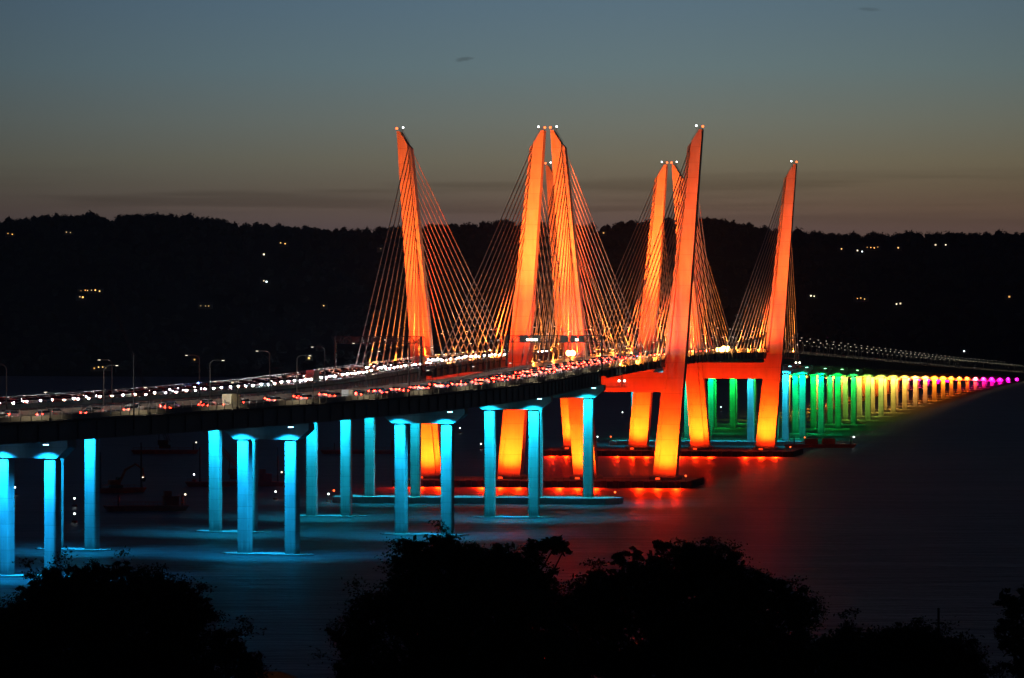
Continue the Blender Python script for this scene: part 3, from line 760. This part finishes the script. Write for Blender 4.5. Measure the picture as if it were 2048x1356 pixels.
for i in range(620):
    a = -.125 + .25*rng.random() if i < 430 else rng.uniform(-.3, .3)
    d = rng.gauss(1250, 28); Y = shoreY(a) + d; X = a*Y; z = hillz(X, Y)
    px = 1024 + F*a; big = 1.0 + .6*max(0, noise.noise(Vector((a*60, 4.2, 0))))
    far_tree(X, Y, z, rng.uniform(4.2, 8.0)*big, rng.uniform(6, 10)*big + (rng.random() < .12)*3, 46)
for i in range(2600):
    a = rng.uniform(-.15, .15); d = 15 + 1210*rng.random()**.8; Y = shoreY(a) + d; X = a*Y
    if any(abs(X - hx) < 22 and -60 < hy - Y < 110 for hx, hy in keep) or any(abs(X - hx) < 16 and -8 < Y - hy < 14 for hx, hy in keep): continue
    far_tree(X, Y, hillz(X, Y), rng.uniform(4.5, 7.5), rng.uniform(7, 11), 6)
tag(mb.build('far_wood', M_LEAF), 'dark wooded far shore rising to an uneven skyline of tree crowns', 'woods', kind='stuff')

# near bank
M_BANK = noisy(mat('rough grass bank', (.04, .045, .025), .95, spec=.1), .3, (.025, .03, .015), (.05, .05, .03), bump=.4)
def bankz(x, y): return 55.5 - .0925*y + .5*noise.noise(Vector((x*.03, y*.03, 1))) if y > 0 else 55.5
tag(grid_mesh('hillside', lambda u, v: Vector((u, v, bankz(u, v))), [-700 + 20*i for i in range(71)], [-300 + 20*i for i in range(49)], M_BANK), kind='structure')

# ------------------------------------------------------------------ foreground trees
def tree(name, depth, lobes, trunk_px, label, leaf=.26, dens=1.0, seed=1):
    rg = random.Random(seed)
    W = lambda px, py, dy=0: Vector(((px - 1024)/F*depth, depth + dy, CAMZ - (py - 639)/F*depth))
    bx = (trunk_px - 1024)/F*depth; base = Vector((bx, depth, bankz(bx, depth) - .3))
    root = empty(name, tuple(base), label, 'tree', 'dark trees in front of the water')
    org = root.location.copy()
    crown = MB(); wood = MB(); k = depth/F
    cen = W(sum(l[0] for l in lobes)/len(lobes), sum(l[1] for l in lobes)/len(lobes) + 60)
    fork = base.lerp(cen, .5); wood.path([base, base.lerp(fork, .5) + Vector((.2, .1, 0)), fork], [.42, .33, .27], 8)
    hub = fork.lerp(cen, .55); wood.path([fork, hub], [.27, .18], 8)
    def leafq(c, s):
        a = Vector((rg.gauss(0, 1), rg.gauss(0, 1), rg.gauss(0, .8))).normalized(); b = a.cross(Vector((rg.gauss(0, 1), rg.gauss(0, 1), rg.gauss(0, 1)))).normalized()
        l = s*rg.uniform(.7, 1.3); w = l*rg.uniform(.35, .6)
        crown.add([c - a*l*.5, c + b*w*.5 - a*l*.05, c + a*l*.5, c - b*w*.5 - a*l*.05], [(0, 1, 2, 3)])
    for px, py, rp in lobes:
        r = rp*k; c = W(px, py, rg.uniform(-.5, .5)*min(3.5, 2.2*r))
        mid = fork.lerp(c, .55) + Vector((rg.uniform(-.4, .4), rg.uniform(-.4, .4), rg.uniform(-.2, .5)))
        wood.path([fork.lerp(hub, rg.random()), mid, c], [.14, .085, .03], 5)
        nb = max(9, int(17*dens*(r/1.3)**1.6))
        for _ in range(nb):                            # leafy sprigs round a lobe
            d = Vector((rg.gauss(0, 1), rg.gauss(0, 1), rg.gauss(0, .9))).normalized()
            e = c + Vector((d.x*r, d.y*r, d.z*r*.85))*(rg.uniform(.5, 1.1) if rg.random() < .75 else rg.uniform(1.1, 1.55)); br = r*rg.uniform(.2, .42)
            wood.path([c, e], [.022, .008], 4)
            for _ in range(int(70*dens)):
                dd = Vector((rg.gauss(0, .62), rg.gauss(0, .62), rg.gauss(0, .34)))*br
                leafq(e + dd, leaf)
        for _ in range(int(185*dens*(r/1.3)**2)):       # the dense inside
            dd = Vector((max(-.62, min(.62, rg.gauss(0, .34))), rg.gauss(0, .36), max(-.6, min(.6, rg.gauss(0, .32)))))*r
            leafq(c + dd, leaf*2.8)
    wood.build('trunk', M_BARK, root, org); crown.build('crown', M_LEAF, root, org)
    return root
def fill(poly, x0, x1, step, seed, ybot=1420, r=(42, 62)):
    """lobes under an outline"""
    rg = random.Random(seed); out = []; x = x0
    while x <= x1:
        top = lerp_tab(poly, x)
        rr = rg.choice((16, 22, 30, 44)); out.append((x + rg.uniform(-8, 8), top + rr*.95 + rg.uniform(-4, 8), rr))
        y = top + 54
        while y < ybot:
            if rg.random() > .15: out.append((x + rg.uniform(-18, 18), y + rg.uniform(-10, 10), rg.uniform(*r))); y += step*1.05
        x += step
    return out
tree('oak_tree', 250, fill([(-80, 1250), (0, 1212), (50, 1168), (90, 1135), (150, 1118), (230, 1122), (290, 1130), (335, 1140), (365, 1170), (400, 1196), (425, 1225), (440, 1262), (500, 1290), (520, 1340)], -70, 500, 46, 3), 180, 'broad dark tree in the bottom left corner below the cyan columns', .17, 1.0, 3)
tree('oak_tree', 232, [(690, 1285, 26), (672, 1272, 14), (705, 1320, 30), (690, 1350, 26)] + fill([(720, 1240), (745, 1170), (790, 1165), (815, 1080), (850, 1052), (900, 1062), (940, 1080), (975, 1090), (1010, 1076), (1040, 1082), (1065, 1110), (1110, 1140), (1120, 1180)], 740, 1105, 44, 7) + [(1112, 1090, 22), (1128, 1100, 12), (1092, 1092, 20), (1065, 1095, 22)], 900, 'tall ragged tree with separate leafy sprays, in front of the middle cyan columns', .16, .9, 5)
tree('oak_tree', 242, fill([(1125, 1200), (1150, 1168), (1190, 1130), (1240, 1106), (1290, 1090), (1335, 1080), (1370, 1084), (1420, 1082), (1460, 1100), (1510, 1124), (1540, 1150), (1590, 1168), (1625, 1205), (1655, 1240)], 1140, 1640, 46, 9), 1390, 'largest rounded dark tree in the bottom middle, before the red reflections', .17, .95, 9)
tree('oak_tree', 262, fill([(1650, 1262), (1690, 1240), (1740, 1246), (1800, 1246), (1850, 1240), (1890, 1262), (1930, 1300), (1960, 1345)], 1660, 1950, 46, 12), 1790, 'low dark tree crown at lower right beside the largest tree', .18, 1.0, 13)
tree('oak_tree', 210, [(2012, 1200, 20), (2030, 1220, 24), (2050, 1190, 22), (2005, 1262, 22), (2040, 1265, 34), (2020, 1295, 26), (2060, 1310, 36), (2045, 1345, 30), (2075, 1240, 40), (2090, 1190, 36)], 2110, 'dark tree just entering the right edge', .16, 1.0, 17)
for px, py, lab in ((1877, 1216, 'thin bare pole sticking up above the low tree at lower right'),):
    d = 270; x = (px - 1024)/F*d; z1 = CAMZ - (py - 639)/F*d; z0 = bankz(x, d)
    o = empty('utility_pole', (x, d, z0), lab, 'pole'); mb = MB(); mb.tube((0, 0, 0), (0, 0, z1 - z0), .13, .07, 7); mb.build('pole', M_BARK, o)
    mb = MB(); mb.box((0, 0, z1 - z0 - .9), (.7, .09, .09)); mb.build('crossarm', M_BARK, o)
# small roof catching lamp light at the bottom edge
hx, hy = (538 - 1024)/F*300, 300; hz = bankz(hx, hy); ztop = CAMZ - (1343 - 639)/F*300
o = empty('house', (hx, hy, hz), 'small hip-roofed house showing only its brown roof at the bottom edge', 'house')
mb = MB(); mb.box((0, 0, (ztop - hz - 2.3)/2), (6.4, 6.0, ztop - hz - 2.3)); mb.build('wall', M_WALLH, o)
M_TERRA = noisy(mat('tan shingles', (.3, .15, .07), .85), 3, (.22, .1, .045), (.36, .18, .08))
mb = MB(); q = ztop - hz
mb.loft([[Vector(p) for p in ((-3.6, -3.4, q - 2.3), (3.6, -3.4, q - 2.3), (3.6, 3.4, q - 2.3), (-3.6, 3.4, q - 2.3))], [Vector(p) for p in ((-1.7, -.8, q - .35), (1.7, -.8, q - .35), (1.7, .8, q - .35), (-1.7, .8, q - .35))], [Vector(p) for p in ((-.8, -.2, q), (.8, -.2, q), (.8, .2, q), (-.8, .2, q))]]); mb.build('roof', M_TERRA, o)
lx, ly = hx - 4.5, hy - 9.0; lz = bankz(lx, ly)
o = empty('street_lamp', (lx, ly, lz), 'lamp post standing before the small hip-roofed house below the view', 'street lamp')
mb = MB(); mb.tube((0, 0, 0), (0, 0, 5.2), .09, .07, 8); mb.build('pole', M_DARK, o); mb = MB(); mb.ball((0, 0, 5.4), .2, 8, 6); mb.build('lamp_globe', M_LAMPO, o)
spot((lx, ly, lz + 5.15), (hx, hy - 2, hz + 5), 700, (1, .5, .18), 150, .6, .2)

# ------------------------------------------------------------------ barges and buoys
def wpt(px, py, z=0):
    Y = (CAMZ - z)*F/(py - 639); return (px - 1024)/F*Y, Y
M_RUST_GLOW = noisy(mat('red oxide and tower glow', (.42, .07, .04), .7), .6, (.3, .045, .028), (.5, .09, .05))  # oxide red raised to carry the towers' red glow on the barges
M_YEL = noisy(mat('orange machine paint', (.5, .12, .03), .5), .8, (.4, .09, .02), (.55, .15, .05))
def barge(px, py, L, B, rz, label, cabin=True, extras='', lampm=M_LAMP):
    x, y = wpt(px, py); o = empty('barge', (x, y, 0), label, 'barge', 'work barges on the river', rz)
    mb = MB(); mb.loft([[Vector((-L/2 + 2, sy*B/2, -1)) for sy in (-1, 1)] + [Vector((-L/2, sy*B/2, 1.6)) for sy in (1, -1)],
                        [Vector((L/2 - 2, sy*B/2, -1)) for sy in (-1, 1)] + [Vector((L/2, sy*B/2, 1.6)) for sy in (1, -1)]])
    mb.box((0, -B/2 - .12, 1.2), (L - 1.5, .24, .3)); mb.box((0, B/2 + .12, 1.2), (L - 1.5, .24, .3)); mb.build('hull', M_RUST_GLOW, o)
    mb = MB()
    for k in range(int(L/2.5)):
        for sy in (-1, 1):
            q = Vector((-L/2 + 1 + 2.5*k, sy*(B/2 - .3), 1.6)); mb.tube(q, q + ZU*1.0, .05, .05, 4)
    for sy in (-1, 1): mb.tube((-L/2 + 1, sy*(B/2 - .3), 2.6), (L/2 - 1.5, sy*(B/2 - .3), 2.6), .05, .05, 4)
    mb.build('rail', M_RUST_GLOW, o)
    if cabin:
        mb = MB(); mb.box((L*.3, 0, 2.9), (4.5, B*.5, 2.6)); mb.box((L*.3, 0, 4.3), (5.0, B*.55, .2)); mb.box((L*.3 - 1, 0, 5.2), (2.2, B*.35, 1.6)); mb.build('deckhouse', M_RUST_GLOW, o)
    for qx in (-L*.35, L*.42):
        mb = MB(); mb.tube((qx, -B*.35, 1.6), (qx, -B*.35, 14 if 's' in extras else 5), .28, .28, 8); mb.build('spud', M_DARK, o)
    mb = MB(); q = Vector((L*.46, -B*.3, 1.6)); mb.tube(q, q + ZU*3.2, .07, .07, 5, 0); mb.ball(q + ZU*3.4, .32, 8, 6, 1); mb.build('deck_lamp', [M_DARK, lampm], o)
    return o, x, y
b1, x1, y1 = barge(292, 1021, 26, 8, radians(14), 'barge tinted for red tower glow at left between the leftmost cyan columns', True, '')
b2, x2, y2 = barge(470, 972, 36, 10, radians(5), 'dark red barge in the gap left of the cyan columns, behind the nearer piers', True, 's')
b3, x3, y3 = barge(735, 907, 42, 11, radians(3), 'dark barge far out behind the tall cyan columns', True, '', M_REDB)
b4, x4, y4 = barge(1640, 895, 34, 9, radians(-4), 'red barge with containers beside the rightmost tower base', False, '', M_WHITEB)
b5, x5, y5 = barge(232, 985, 20, 7, radians(30), 'small dark barge carrying an excavator at left', False, 's')
for k, (dx, wd) in enumerate(((-4, 6.0), (4, 6.0))):
    a = radians(-4); o = empty('container', (x4 + dx*cos(a) - 0, y4 + dx*sin(a), 1.62), ('left red container on the barge by the rightmost tower', 'right red container on the barge by the rightmost tower')[k], 'container', 'containers on the barge', a)
    mb = MB(); mb.box((0, 0, 1.3), (wd, 2.4, 2.6))
    for i in range(10): mb.box((-wd/2 + .3 + i*wd/10.2, 0, 1.3), (.22, 2.52, 2.4))
    mb.build('shell', M_RUST_GLOW, o); mb = MB(); mb.box((wd/2 + .04, 0, 1.3), (.08, 2.2, 2.4)); mb.build('door', M_DARK, o)
# excavator on the small barge
o = empty('excavator', (x5, y5, 1.62), 'orange excavator with raised bent arm on the small dark barge', 'excavator', None, radians(20))
mb = MB()
for sy in (-1.2, 1.2): mb.box((0, sy, .5), (4.2, .7, 1.0))
mb.build('track', M_DARK, o)
mb = MB(); mb.box((-.6, 0, 1.9), (3.8, 2.6, 1.6)); mb.build('body', M_YEL, o)
mb = MB(); mb.box((1.0, .8, 2.7), (1.5, 1.1, 1.9)); mb.build('cab', [M_GLASS], o)
mb = MB(); mb.path([(1.2, -.4, 1.9), (3.2, -.4, 6.2), (6.6, -.4, 8.0)], [.42, .5, .3], 6); mb.build('boom', M_YEL, o)
mb = MB(); mb.path([(6.4, -.4, 8.3), (9.4, -.4, 6.4), (9.8, -.4, 3.4)], [.34, .3, .22], 6); mb.build('stick', M_YEL, o)
mb = MB(); mb.loft([[Vector((9.2, -1.0, 3.4)), Vector((10.4, -1.0, 3.4)), Vector((10.0, -1.0, 2.0)), Vector((9.0, -1.0, 2.3))], [Vector((9.2, .2, 3.4)), Vector((10.4, .2, 3.4)), Vector((10.0, .2, 2.0)), Vector((9.0, .2, 2.3))]]); mb.build('bucket', M_DARK, o)
# crane on the second barge: lattice boom
def crane(px, py, tip, depth_off, label, m):
    x, y = wpt(px, py); o = empty('crane', (x, y, 1.62), label, 'crane', 'barge cranes')
    mb = MB(); mb.box((0, 0, 1.0), (5, 4, 1.6)); mb.box((-.8, 0, 2.9), (4.6, 3.4, 2.2)); mb.build('house', m, o)
    mb = MB(); A = Vector((1.5, 0, 3)); B = Vector((tip[0], depth_off, tip[1])); d = (B - A); N = 22; up = d.orthogonal().normalized(); sd = d.normalized().cross(up)
    cs = [up*.8 + sd*.8, up*.8 - sd*.8, -up*.8 - sd*.8, -up*.8 + sd*.8]
    for c in cs: mb.tube(A + c*.9, B + c*.4, .12, .09, 4)
    for k in range(N):
        for i in range(4):
            f0, f1 = k/N, (k + 1)/N; mb.tube(A + d*f0 + cs[i]*(.9 - .5*f0), A + d*f1 + cs[(i + 1) % 4]*(.9 - .5*f1), .06, .06, 3)
    mb.build('boom', m, o)
    mb = MB(); mb.tube(B, Vector((-2.5, 0, 9)), .05, .05, 4); mb.tube(Vector((-2.5, 0, 9)), Vector((-2.8, 0, 4)), .14, .14, 5); mb.build('stay', M_DARK, o)
    return o
crane(474, 968, (-20, 27), 0, 'lattice boom crane on the dark red barge, boom leaning left', M_RUST_GLOW)
crane(330, 905, (-24, 66), 0, 'tall faint lattice crane leaning left before the far shore', M_DARK)
xx, yy = wpt(330, 905)
barge(330, 907, 30, 10, radians(4), 'barge under the tall faint crane, beyond the farther deck', False, '')
for i, (px, py, lab) in enumerate(((30, 990, 'lit marker buoy in the left gap, upper of two'), (27, 1013, 'lit marker buoy in the left gap, lower of two'), (149, 1013, 'lit marker buoy left of the single cyan column, upper of two'), (149, 1045, 'lit marker buoy left of the single cyan column, lower of two'),
        (551, 999, 'lit marker buoy right of the paired cyan columns'), (657, 1004, 'lit marker buoy off the left end of the cyan pile cap'), (962, 899, 'lit marker buoy seen between two cyan columns'), (920, 866, 'far lit marker buoy beside the orange tower leg'),
        (1195, 884, 'far lit marker buoy between the tower bases, nearest the cap'), (1245, 833, 'far lit marker buoy beyond the tower bases'), (1442, 822, 'far lit marker buoy seen under the right cross beam'), (388, 963, 'lit marker buoy by the dark red barge'))):
    x, y = wpt(px, py); o = empty('buoy', (x, y, 0), lab, 'buoy', 'lit marker buoys')
    mb = MB(); mb.tube((0, 0, -.5), (0, 0, .6), .9, .8, 10); mb.build('float', M_RUST_GLOW, o)
    mb = MB()
    for a in (0, 2.1, 4.2): mb.tube((.5*cos(a), .5*sin(a), .6), (0, 0, 2.4), .05, .05, 4)
    mb.build('frame', M_DARK, o); mb = MB(); mb.ball((0, 0, 2.6), .26, 8, 6); mb.build('lantern', M_WHITEB, o)

# ------------------------------------------------------------------ sky
w = bpy.data.worlds.new('World'); sc.world = w; w.use_nodes = True; nt = w.node_tree; L = nt.links.new
bg = nt.nodes['Background']; bg.inputs['Strength'].default_value = 1.0
def mth(op, *ins, clamp=False):
    k = nt.nodes.new('ShaderNodeMath'); k.operation = op; k.use_clamp = clamp
    for i, v in enumerate(ins):
        if isinstance(v, (int, float)): k.inputs[i].default_value = v
        else: L(v, k.inputs[i])
    return k.outputs[0]
def maprange(v, a, b, c, d):
    k = nt.nodes.new('ShaderNodeMapRange'); k.interpolation_type = 'SMOOTHSTEP'; L(v, k.inputs[0])
    for i, q in enumerate((a, b, c, d)): k.inputs[i + 1].default_value = q
    return k.outputs[0]
tc = nt.nodes.new('ShaderNodeTexCoord'); sp = nt.nodes.new('ShaderNodeSeparateXYZ'); L(tc.outputs['Generated'], sp.inputs[0])
DX, DY, DZ = sp.outputs
def ramp(v, stops):
    r = nt.nodes.new('ShaderNodeValToRGB'); cr = r.color_ramp
    cr.elements[0].position = stops[0][0]; cr.elements[0].color = (*lin(stops[0][1]), 1)
    cr.elements[1].position = stops[-1][0]; cr.elements[1].color = (*lin(stops[-1][1]), 1)
    for p, c in stops[1:-1]:
        e = cr.elements.new(p); e.color = (*lin(c), 1)
    L(v, r.inputs[0]); return r.outputs[0]
low = ramp(mth('MULTIPLY', DZ, 1/.08, clamp=True), [(0, (70, 60, 64)), (.25, (92, 79, 80)), (.31, (100, 87, 80)), (.37, (102, 95, 84)), (.44, (107, 106, 94)), (.55, (104, 113, 109)), (.70, (94, 116, 123)), (.86, (85, 110, 125)), (1, (77, 105, 123))])
high = ramp(mth('MULTIPLY', mth('SUBTRACT', DZ, .08), 1/.92, clamp=True), [(0, (77, 105, 123)), (.03, (46, 64, 84)), (.08, (27, 35, 60)), (.3, (14, 18, 38)), (1, (7, 10, 22))])
mx = nt.nodes.new('ShaderNodeMix'); mx.data_type = 'RGBA'; L(mth('GREATER_THAN', DZ, .08), mx.inputs[0]); L(low, mx.inputs[6]); L(high, mx.inputs[7])
# the glow sits over the western half; darker and bluer to the south and east
azm = mth('DIVIDE', DX, mth('MAXIMUM', DY, .05))
west = maprange(DY, -.5, .95, .75, 1.0)
side = mth('SUBTRACT', 1.04, mth('MULTIPLY', mth('POWER', mth('ABSOLUTE', mth('SUBTRACT', azm, .03)), 1.6), 9.0), clamp=False)
side = mth('MAXIMUM', side, .45)
# thin bands of cloud near the horizon and two tiny wisps
mp = nt.nodes.new('ShaderNodeCombineXYZ'); L(mth('MULTIPLY', azm, 9.0), mp.inputs[0]); L(mth('MULTIPLY', DZ, 260.0), mp.inputs[1])
ns = nt.nodes.new('ShaderNodeTexNoise'); ns.inputs['Scale'].default_value = 1.0; ns.inputs['Detail'].default_value = 4; L(mp.outputs[0], ns.inputs[0])
band = mth('MULTIPLY', maprange(DZ, .018, .026, 0, 1), maprange(DZ, .028, .036, 1, 0))
cl = mth('SUBTRACT', 1.0, mth('MULTIPLY', mth('MULTIPLY', maprange(ns.outputs['Fac'], .46, .64, 0, 1), band), .25))
mp2 = nt.nodes.new('ShaderNodeCombineXYZ'); L(mth('MULTIPLY', azm, 900.0), mp2.inputs[0]); L(mth('MULTIPLY', DZ, 2600.0), mp2.inputs[1])
ns2 = nt.nodes.new('ShaderNodeTexNoise'); ns2.inputs['Scale'].default_value = 1.0; ns2.inputs['Detail'].default_value = 5; L(mp2.outputs[0], ns2.inputs[0])
def wisp(px, py, rx, ry, k, tilt):
    a0 = (px - 1024)/F; z0 = (639 - py)/F
    da = mth('SUBTRACT', azm, a0); dz = mth('SUBTRACT', mth('SUBTRACT', DZ, z0), mth('MULTIPLY', da, tilt))
    e = mth('ADD', mth('POWER', mth('DIVIDE', da, rx/F), 2.0), mth('POWER', mth('DIVIDE', dz, ry/F), 2.0))
    e = mth('ADD', e, mth('MULTIPLY', mth('SUBTRACT', ns2.outputs['Fac'], .5), 2.2))
    return mth('SUBTRACT', 1.0, mth('MULTIPLY', maprange(e, .1, 1.2, 1, 0), k))
tot = mth('MULTIPLY', mth('MULTIPLY', west, side), mth('MULTIPLY', cl, mth('MULTIPLY', wisp(928, 119, 20, 5, .3, .12), wisp(1738, 22, 26, 4, .22, -.05))))
sky = nt.nodes.new('ShaderNodeTexSky'); sky.sky_type = 'NISHITA'; sky.sun_disc = False; sky.sun_elevation = radians(-4); sky.sun_rotation = radians(10)
vm = nt.nodes.new('ShaderNodeVectorMath'); vm.operation = 'SCALE'; L(mx.outputs[2], vm.inputs[0]); L(tot, vm.inputs['Scale'])
tm = nt.nodes.new('ShaderNodeMix'); tm.data_type = 'RGBA'; L(mth('MULTIPLY', maprange(azm, -.13, .13, 0, 1), maprange(DZ, .02, .075, 1, .45)), tm.inputs[0])
tm.inputs[6].default_value = (.93, 1, 1.06, 1); tm.inputs[7].default_value = (1.16, 1.02, .84, 1)
v1 = nt.nodes.new('ShaderNodeVectorMath'); v1.operation = 'MULTIPLY'; L(vm.outputs[0], v1.inputs[0]); L(tm.outputs[2], v1.inputs[1]); vm = v1
v2 = nt.nodes.new('ShaderNodeVectorMath'); v2.operation = 'SCALE'; L(sky.outputs[0], v2.inputs[0]); v2.inputs['Scale'].default_value = .05
v3 = nt.nodes.new('ShaderNodeVectorMath'); v3.operation = 'ADD'; L(vm.outputs[0], v3.inputs[0]); L(v2.outputs[0], v3.inputs[1]); L(v3.outputs[0], bg.inputs['Color'])

# ------------------------------------------------------------------ air over the river
mb = MB(); mb.box((0, 3750, 127), (6200, 8300, 262)); hz = mb.build('haze', [], None, (0, 3750, 127)); hz['kind'] = 'stuff'; hz['label'] = 'thin dusk haze over the river'
m = bpy.data.materials.new('haze'); m.use_nodes = True; nt2 = m.node_tree; nt2.nodes.remove(nt2.nodes['Principled BSDF'])
pv = nt2.nodes.new('ShaderNodeVolumePrincipled'); pv.inputs['Color'].default_value = (.45, .66, 1, 1); pv.inputs['Density'].default_value = 3.0e-5; pv.inputs['Anisotropy'].default_value = .3
nt2.links.new(pv.outputs[0], nt2.nodes['Material Output'].inputs['Volume']); hz.data.materials.append(m)

# ------------------------------------------------------------------ camera, render
cam = bpy.data.cameras.new('Camera'); co = bpy.data.objects.new('Camera', cam); COL.objects.link(co); sc.camera = co
co.location = (0, 0, CAMZ); co.rotation_euler = (radians(90), 0, 0)
cam.sensor_width = 36; cam.lens = F/2048*36; cam.shift_y = -39/2048; cam.clip_start = 1; cam.clip_end = 30000
vs = sc.view_settings; vs.view_transform = 'Standard'; vs.look = 'None'; vs.exposure = 0; vs.gamma = 1; vs.use_curve_mapping = False
sc.cycles.use_denoising = True; sc.cycles.use_light_tree = True
sc.cycles.max_bounces = 5; sc.cycles.diffuse_bounces = 2; sc.cycles.glossy_bounces = 3; sc.cycles.sample_clamp_indirect = 4
